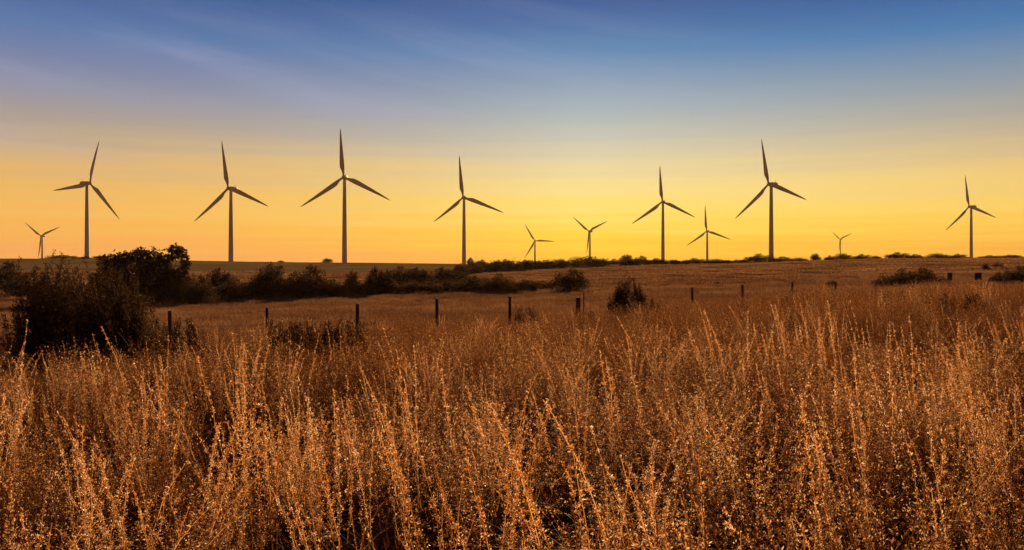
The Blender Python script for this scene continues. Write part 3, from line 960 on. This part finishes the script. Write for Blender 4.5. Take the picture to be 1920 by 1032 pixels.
# --- the big near bush at the left and the feathery one in the middle
def near_bush(name, px, Y, prof, n, leaf, label, seed, depth, m=M_LEAF, twigs=60, part=('foliage', 'branches')):
    """prof: (dx px, top row) outline; built as many upright feathery sprays from a common foot"""
    rng = np.random.RandomState(seed)
    X = px_x(px, Y); g = gz(X, Y); s = Y / F
    xs = np.array([p[0] for p in prof], float) * s
    tz = np.array([top_z(p[1], Y) - g for p in prof])
    mb, mw = MB(), MB()
    for i in range(n):
        x = rng.uniform(xs[0], xs[-1])
        h = np.interp(x, xs, tz) * (rng.uniform(0.35, 1.0) ** 0.6 if rng.uniform() > .12 else rng.uniform(1.0, 1.13))
        y = rng.normal(0, depth * 0.3)
        base = np.array([x * 0.8, y * 0.7, 0])
        tip = np.array([x * 1.0 + rng.normal(0, .05), y, h])
        k = 7
        t = np.linspace(0, 1, k)[:, None]
        P = base + (tip - base) * t + np.array([np.sign(x) * 0.08 * h, 0, 0]) * np.sin(t * PI) + np.cumsum(rng.normal(0, .018, (k, 3)), 0)
        tube(mw, P, np.linspace(.012, .003, k), 4)
        c = 120
        tt = rng.uniform(0.12, 1.02, c) ** 0.8
        pp = np.stack([np.interp(tt, t[:, 0], P[:, j]) for j in range(3)], -1)
        rad = 0.13 * (1.15 - tt) * min(1, h)
        pp = pp + rng.normal(0, 1, (c, 3)) * rad[:, None]
        pp[:, 2] = np.maximum(pp[:, 2], 0.02)
        seeds(mb, rng, pp, rng.normal(0, .6, (c, 3)) + (0, 0, .6), leaf * 1.8, leaf * .7, np.clip(rng.normal(.4, .25, c), 0, 1), 0)
    o = link(name, None, None, (X, Y, g))
    tag(o, label, 'bush')
    link(part[0], mb.mesh('foliage', [m]), o)
    link(part[1], mw.mesh('branches', [M_BARK]), o)


near_bush('bush', 150, 19, [(-104, 640), (-98, 585), (-84, 540), (-75, 510), (-50, 516), (-25, 500), (0, 512), (30, 503), (60, 518), (95, 535), (115, 575), (125, 620)],
          420, .034, 'huge near dark bush at the left edge behind the tall grass', 31, 2.2)
near_bush('bush', 1180, 33, [(-42, 585), (-30, 560), (-18, 542), (-4, 519), (8, 540), (22, 543), (34, 560), (42, 590)],
          170, .040, 'feathery upright bush on the fence line right of centre', 32, 1.3)
near_bush('bush', 1226, 33.5, [(-14, 585), (-5, 566), (8, 565), (16, 585)], 22, .035, 'small dark bush touching the right side of the feathery upright one', 33, .5)
near_bush('bush', 1270, 33.5, [(-16, 595), (-6, 579), (6, 580), (16, 596)], 18, .03, 'low tuft of dark weed left of the clear fence post right of centre', 34, .4, M_LEAF_DRY)
near_bush('weed', 545, 17, [(-34, 612), (-14, 598), (0, 608), (26, 604), (44, 630)], 90, .022, 'dark weed standing up right of the second fence post', 35, .4, M_LEAF_DRY)
near_bush('weed', 650, 17, [(-46, 618), (-14, 604), (0, 610), (20, 602), (40, 628)], 100, .022, 'dark leafy weed at the foot of the third fence post', 36, .4, M_LEAF_DRY)
near_bush('weed', 345, 16, [(-30, 618), (-10, 606), (6, 600), (20, 612), (34, 630)], 70, .022, 'dark weed right of the first fence post beside the huge near bush', 37, .5, M_LEAF_DRY)
near_bush('weed', 1478, 28, [(-26, 578), (-10, 566), (0, 556), (14, 566), (24, 585)], 44, .028, 'dark weed climbing round a fence post in the right field', 38, .4, M_LEAF_DRY)
near_bush('weed', 1835, 22, [(-26, 568), (-18, 553), (0, 562), (16, 570), (24, 590)], 60, .026, 'dark leafy weed in the tall grass at the far right', 39, .4, M_LEAF_DRY)
near_bush('weed', 1780, 22, [(-16, 568), (-8, 560), (8, 562), (16, 575)], 16, .03, 'small greenish weed left of the dark leafy one at the far right', 40, .3, M_LEAF_DRY)
near_bush('weed', 1092, 31, [(-26, 590), (-10, 580), (8, 578), (24, 592)], 22, .025, 'low dark weed round the foot of the thick fence post in the middle', 41, .4, M_LEAF_DRY)
near_bush('weed', 1890, 14, [(-60, 690), (-30, 668), (0, 660), (30, 668), (60, 690)], 26, .02, 'dark greenish weed low in the tall grass at the right edge', 42, .5, M_LEAF_DRY)


for px_, Y_, w_, top_, lb_ in (
        (985, 36, 26, 572, 'small dark tuft of weed in the near field left of the thick fence post'),
        (1385, 33, 20, 566, 'small dark tuft of weed at the foot of the second clear fence post at right'),
        (1528, 36, 26, 541, 'dark upright tuft of weed in the near field right of the weed-wrapped post'),
        (1604, 34, 22, 548, 'low dark tuft of weed between the fence posts in the right field'),
        (1668, 30, 30, 556, 'dark ragged tuft of weed in front of the fence below the dark clump at right'),
        (300, 21, 44, 600, 'dark ragged weed between the huge near bush and the first fence post')):
    near_bush('weed', px_, Y_, [(-w_, top_ + 24), (-w_ * .5, top_ + 6), (0, top_), (w_ * .5, top_ + 9), (w_, top_ + 26)], 30, .026, lb_, int(px_), .4, M_LEAF_DRY)


# ------------------------------------------------------------------ fence
def build_fence():
    rng = np.random.RandomState(4)
    xs = np.array([319, 503, 670, 820, 956, 1083, 1190, 1298, 1393, 1483, 1565, 1641, 1713, 1779, 1832, 1884]) - 960.0
    tops = [583, 577, 570, 560, 556, 558, 553, 539, 534, 529, 529, 531, 527, 512, 512, 521]
    k = np.arange(len(xs))
    # x = (a + b k) / (1 + c k)
    A = np.column_stack([np.ones(len(k)), k, -xs * k])
    a, b, c = np.linalg.lstsq(A, xs, rcond=None)[0]
    Y0 = 3.0 / math.hypot(b / F, c)
    ks = np.arange(-2, len(xs) + 2)
    P = []
    for q in ks:
        Y = Y0 * (1 + c * q)
        X = (a + b * q) / F * Y0
        if 0 <= q < len(xs):
            X = xs[q] / F * Y
        P.append((X, Y))
    fo = link('fence', None, None, (P[2][0], P[2][1], gz(*P[2])))
    tag(fo, 'old wire fence on weathered wooden posts crossing the field behind the tall grass', 'fence')
    ox, oy, oz = fo.location
    heads = []
    for q, (X, Y) in zip(ks, P):
        g = gz(X, Y)
        t = top_z(tops[q], Y) if 0 <= q < len(xs) else g + 1.25
        h = min(max(t - g, 1.0), 1.75)
        r = 0.058 * rng.uniform(.85, 1.1)
        if q == 5: r = 0.10
        n = 12
        mb = MB()
        th = np.linspace(0, 2 * PI, n, endpoint=False)
        prof = 1 + rng.normal(0, .06, n)
        lv = [(-.3, 1.0), (0.3 * h, 1.0), (.7 * h, .97), (h - .02, .93), (h, .86)]
        lx, ly = rng.normal(0, .025, 2)
        v = np.concatenate([np.stack([np.cos(th) * r * s_ * prof + lx * zz, np.sin(th) * r * s_ * prof + ly * zz, np.full(n, zz)], -1) for zz, s_ in lv])
        f = [(i * n + j, i * n + (j + 1) % n, (i + 1) * n + (j + 1) % n, (i + 1) * n + j) for i in range(len(lv) - 1) for j in range(n)]
        e = (len(lv) - 1) * n
        f += [(e, e + j, e + j + 1, e + j + 2) for j in range(1, n - 2, 2)]
        mb.add(v, f)
        o = link('post', mb.mesh('post', [M_WOOD]), fo, (X - ox, Y - oy, g - oz))
        if q == 5: o['label'] = 'thickest fence post with a thin stake behind it'
        heads.append((X, Y, g + h, g))
        if q in (13, 14):      # posts that carry a small dark board
            wd = 0.13 if q == 13 else 0.19
            mb = MB()
            zt, zb = h + .01, h - .38
            bx = [(-wd, -.115, zb), (wd, -.115, zb), (wd, -.095, zb), (-wd, -.095, zb), (-wd, -.115, zt), (wd, -.115, zt), (wd, -.095, zt), (-wd, -.095, zt)]
            mb.add(bx, [(0, 3, 2, 1), (4, 5, 6, 7), (0, 1, 5, 4), (1, 2, 6, 5), (2, 3, 7, 6), (3, 0, 4, 7)])
            link('board', mb.mesh('board', [M_BOARD]), o)
            o['label'] = 'fence post with a dark square board' if q == 14 else 'fence post with a narrow dark board'
    # thin stake beside the thick post
    X, Y, t, g = heads[7]
    mb = MB(); tube(mb, [(0, 0, -.2), (0.03, 0, (t - g) + .22)], [.022, .02], 6)
    link('stake', mb.mesh('stake', [M_WOOD]), fo, (X + .28 - ox, Y + .8 - oy, g - oz))
    for lvl in (0.30, 0.62, 0.92):
        mb = MB()
        pts = []
        for (xa, ya, ta, ga), (xb, yb, tb, gb) in zip(heads[:-1], heads[1:]):
            for s_ in (0, .25, .5, .75):
                za = ga + (ta - ga) * lvl; zb = gb + (tb - gb) * lvl
                pts.append((xa + (xb - xa) * s_ - ox, ya + (yb - ya) * s_ - .08 - oy, za + (zb - za) * s_ - .05 * math.sin(PI * s_) - oz))
        tube(mb, pts, .004, 4, cap=False)
        link('wire', mb.mesh('wire', [M_WIRE]), fo)


build_fence()


# ------------------------------------------------------------------ wind turbines
BL = 45.0     # blade length


def blade_mesh():
    """blade along +Z from the hub axis, chord across X, thickness along Y"""
    st = [(1.2, 1.9, 1.9, 0), (3.0, 1.9, 1.8, 5), (6, 2.9, 1.3, 15), (9, 4.2, 1.0, 12), (13, 4.2, .8, 9), (20, 3.5, .6, 6), (28, 2.7, .42, 4), (36, 1.8, .28, 2), (41.5, 1.1, .18, 1), (44.2, .5, .1, 0), (45, .12, .04, 0)]
    n = 14
    mb = MB()
    v = []
    for z, ch, th, tw in st:
        a = np.linspace(0, 2 * PI, n, endpoint=False)
        k = min(1.0, max(0.0, (z - 3) / 6))
        x = np.cos(a) * ch / 2
        y = np.sin(a) * th / 2 * (1 - k * 0.45 * (1 + np.cos(a + PI)) * 0.9)
        x = x - k * (ch / 2 - 0.95) * 0.62
        tw = R(tw)
        X = x * math.cos(tw) - y * math.sin(tw); Yv = x * math.sin(tw) + y * math.cos(tw)
        Yv = Yv - 1.6 * (z / BL) ** 2
        v.append(np.stack([X, Yv, np.full(n, z)], -1))
    f = [(i * n + j, i * n + (j + 1) % n, (i + 1) * n + (j + 1) % n, (i + 1) * n + j) for i in range(len(st) - 1) for j in range(n)]
    mb.add(np.concatenate(v), f)
    return mb.mesh('blade', [M_TOWER], True)


def lathe(prof, n=28, axis='z'):
    th = np.linspace(0, 2 * PI, n, endpoint=False)
    v = np.concatenate([np.stack([np.cos(th) * r, np.sin(th) * r, np.full(n, z)], -1) for r, z in prof])
    if axis == 'y':
        v = v[:, [0, 2, 1]]
    f = [(i * n + j, i * n + (j + 1) % n, (i + 1) * n + (j + 1) % n, (i + 1) * n + j) for i in range(len(prof) - 1) for j in range(n)]
    mb = MB(); mb.add(v, f)
    return mb


def nacelle_mesh():
    mb = MB()
    # rounded box, rotor end at y = -2.6, tail at y = 8.5
    secs = [(-2.6, 1.35, 1.35), (-2.2, 1.75, 1.8), (0, 1.95, 2.0), (5.5, 1.95, 2.0), (8.0, 1.7, 1.75), (8.6, 1.3, 1.35)]
    n = 16
    v = []
    for y, hw, hh in secs:
        a = np.linspace(0, 2 * PI, n, endpoint=False)
        c, s_ = np.cos(a), np.sin(a)
        v.append(np.stack([np.sign(c) * np.abs(c) ** .45 * hw, np.full(n, y), np.sign(s_) * np.abs(s_) ** .45 * hh + (y - 1) * .02], -1))
    f = [(i * n + j, i * n + (j + 1) % n, (i + 1) * n + (j + 1) % n, (i + 1) * n + j) for i in range(len(secs) - 1) for j in range(n)]
    for b in (0, (len(secs) - 1) * n):
        f += [(b, b + j, b + j + 1, b + j + 2) for j in range(1, n - 2, 2)]
    mb.add(np.concatenate(v), f)
    return mb.mesh('nacelle', [M_TOWER], True)


def turbines():
    # hub px, hub py, three tips, side the rotor stands on (+ right / - left), label
    T = [
        (79, 443, [(48, 418), (113, 426), (73, 484)], -1, 'small far wind turbine at the left edge with two blades raised in a V'),
        (163, 344, [(183, 262), (100, 365), (224, 408)], 1, 'leftmost tall wind turbine, its upper blade tilted to the right'),
        (433, 354, [(417, 265), (366, 416), (504, 389)], -1, 'tall wind turbine rising from the bare skyline right of the big dark tree'),
        (646, 333, [(638, 243), (565, 390), (732, 376)], -1, 'tallest wind turbine, beside the lone squarish bush on the skyline'),
        (870, 371, [(861, 293), (814, 417), (944, 400)], -1, 'tall slim wind turbine left of the middle, standing above the slanting hedge'),
        (1003, 452, [(984, 421), (1040, 453), (984, 484)], -1, 'small wind turbine with one blade pointing straight right'),
        (1106, 434, [(1075, 407), (1139, 416), (1101, 475)], -1, 'small wind turbine behind the domed thicket, two blades raised in a V'),
        (1243, 379, [(1237, 312), (1185, 420), (1303, 409)], -1, 'tall wind turbine in the yellow glow left of a much shorter one'),
        (1326, 434, [(1322, 386), (1288, 461), (1370, 450)], -1, 'medium-small wind turbine between two tall ones on the right'),
        (1446, 346, [(1429, 260), (1379, 408), (1512, 380)], -1, 'tallest wind turbine of the right half, rising beside the rounded bush'),
        (1576, 449, [(1562, 436), (1600, 437), (1573, 474)], -1, 'smallest and farthest wind turbine, a tiny V of blades on the right skyline'),
        (1821, 388, [(1811, 328), (1774, 431), (1868, 411)], -1, 'far right wind turbine near the edge of the view'),
    ]
    bm = blade_mesh()
    nm = nacelle_mesh()
    hub = lathe([(0.02, -6.2), (0.7, -6.0), (1.25, -5.4), (1.6, -4.4), (1.65, -3.2), (1.5, -2.62), (0.05, -2.6)], 24, 'y').mesh('hub', [M_TOWER], True)
    tw = lathe([(2.35, -.05), (2.3, .0), (2.05, .3), (1.75, .65), (1.45, .93), (1.42, 1.0)]).mesh('tower', [M_TOWER], True)
    vane = MB()
    tube(vane, [(0, 6.6, 1.9), (0, 6.6, 2.9), (0, 6.6, 3.7), (0, 6.6, 3.9)], [.22, .16, .16, .4], 8)
    vane = vane.mesh('wind_sensor', [M_TOWER])
    for i, (hx, hy, tips, side, label) in enumerate(T):
        # rotor phase, length and yaw fitted to the three tips
        v = np.array([(a - hx, hy - b) for a, b in tips], float)
        best = None
        for cy in np.linspace(0.55, 1.0, 19):
            for th in np.radians(np.arange(0, 120, 1.0)):
                ang = th + np.array([0, 1, 2]) * 2 * PI / 3
                base = np.stack([np.cos(ang) * cy, np.sin(ang)], -1)
                order = [min(range(3), key=lambda q: abs(math.atan2(*(base[q][::-1])) - math.atan2(w_[1], w_[0])) % (2 * PI)) for w_ in v]
                if sorted(order) != [0, 1, 2]:
                    continue
                bb = base[order]
                cen = v - v.mean(0) * 0.75; cb = bb - bb.mean(0)
                L = (cen * cb).sum() / (cb * cb).sum()
                e = ((cen - L * cb) ** 2).sum() + 40 * (1 - cy)
                if best is None or e < best[0]:
                    best = (e, L, th, cy)
        e, L, th, cy = best
        Y = BL * F / L
        print('turbine', i, 'err %.1f L %.1f th %.0f cy %.2f Y %.0f' % (e, L, math.degrees(th), cy, Y))
        X = px_x(hx, Y)
        hz = top_z(hy, Y)
        g = gz(X, Y)
        r = link('wind_turbine', None, None, (X, Y, g))
        u_ = X / Y
        seen = math.acos(min(cy / math.hypot(1, u_), 1.0))     # turn of the rotor away from the line of sight
        r.rotation_euler = (0, 0, side * seen - math.atan(u_))
        tag(r, label, 'wind turbine', 'wind turbines along the skyline')
        H = hz - g
        a = link('tower', tw, r); a.scale = (1, 1, H - 1.6)
        na = link('nacelle', nm, r, (0, 0, H))
        link('wind_sensor', vane, na)
        link('hub', hub, r, (0, 0, H))
        for q in range(3):
            b = link('blade', bm, r, (0, -4.2, H))
            ang = th + q * 2 * PI / 3        # measured from +x counter-clockwise as seen by the camera
            # flex and foreshortening of each blade as its tip shows them
            rc = np.array([side * 4.2 * math.sin(seen) * F / Y, 0])
            w_ = [np.array(((t_ - rc)[0] / cy, (t_ - rc)[1])) for t_ in v]
            w_ = min(w_, key=lambda m_: abs((math.atan2(m_[1], m_[0]) - ang + PI) % (2 * PI) - PI))
            dev = (math.atan2(w_[1], w_[0]) - ang + PI) % (2 * PI) - PI
            ang += max(-R(7), min(R(7), dev))
            k_ = max(0.88, min(1.08, float(np.linalg.norm(w_)) / L))
            b.rotation_euler = (0, PI / 2 - ang, 0)
            b.scale = (k_, 1, k_)


turbines()


# ------------------------------------------------------------------ air
def haze_box():
    m = bpy.data.materials.new("haze")
    m.use_nodes = True
    t = NT(m.node_tree)
    out = t.n('ShaderNodeOutputMaterial')
    v = t.n('ShaderNodeVolumePrincipled')
    v.inputs['Color'].default_value = (1.0, 0.80, 0.52, 1)
    v.inputs['Density'].default_value = 0.00004
    v.inputs['Anisotropy'].default_value = 0.3
    t.l(v.outputs[0], out.inputs['Volume'])
    x, y0, y1, z0, z1 = 2600, -60, 3400, -60, 190
    mb = MB()
    mb.add([(-x, y0, z0), (x, y0, z0), (x, y1, z0), (-x, y1, z0), (-x, y0, z1), (x, y0, z1), (x, y1, z1), (-x, y1, z1)],
           [(0, 3, 2, 1), (4, 5, 6, 7), (0, 1, 5, 4), (1, 2, 6, 5), (2, 3, 7, 6), (3, 0, 4, 7)])
    o = link('haze', mb.mesh('haze', [m]))
    tag(o, kind='stuff')


haze_box()
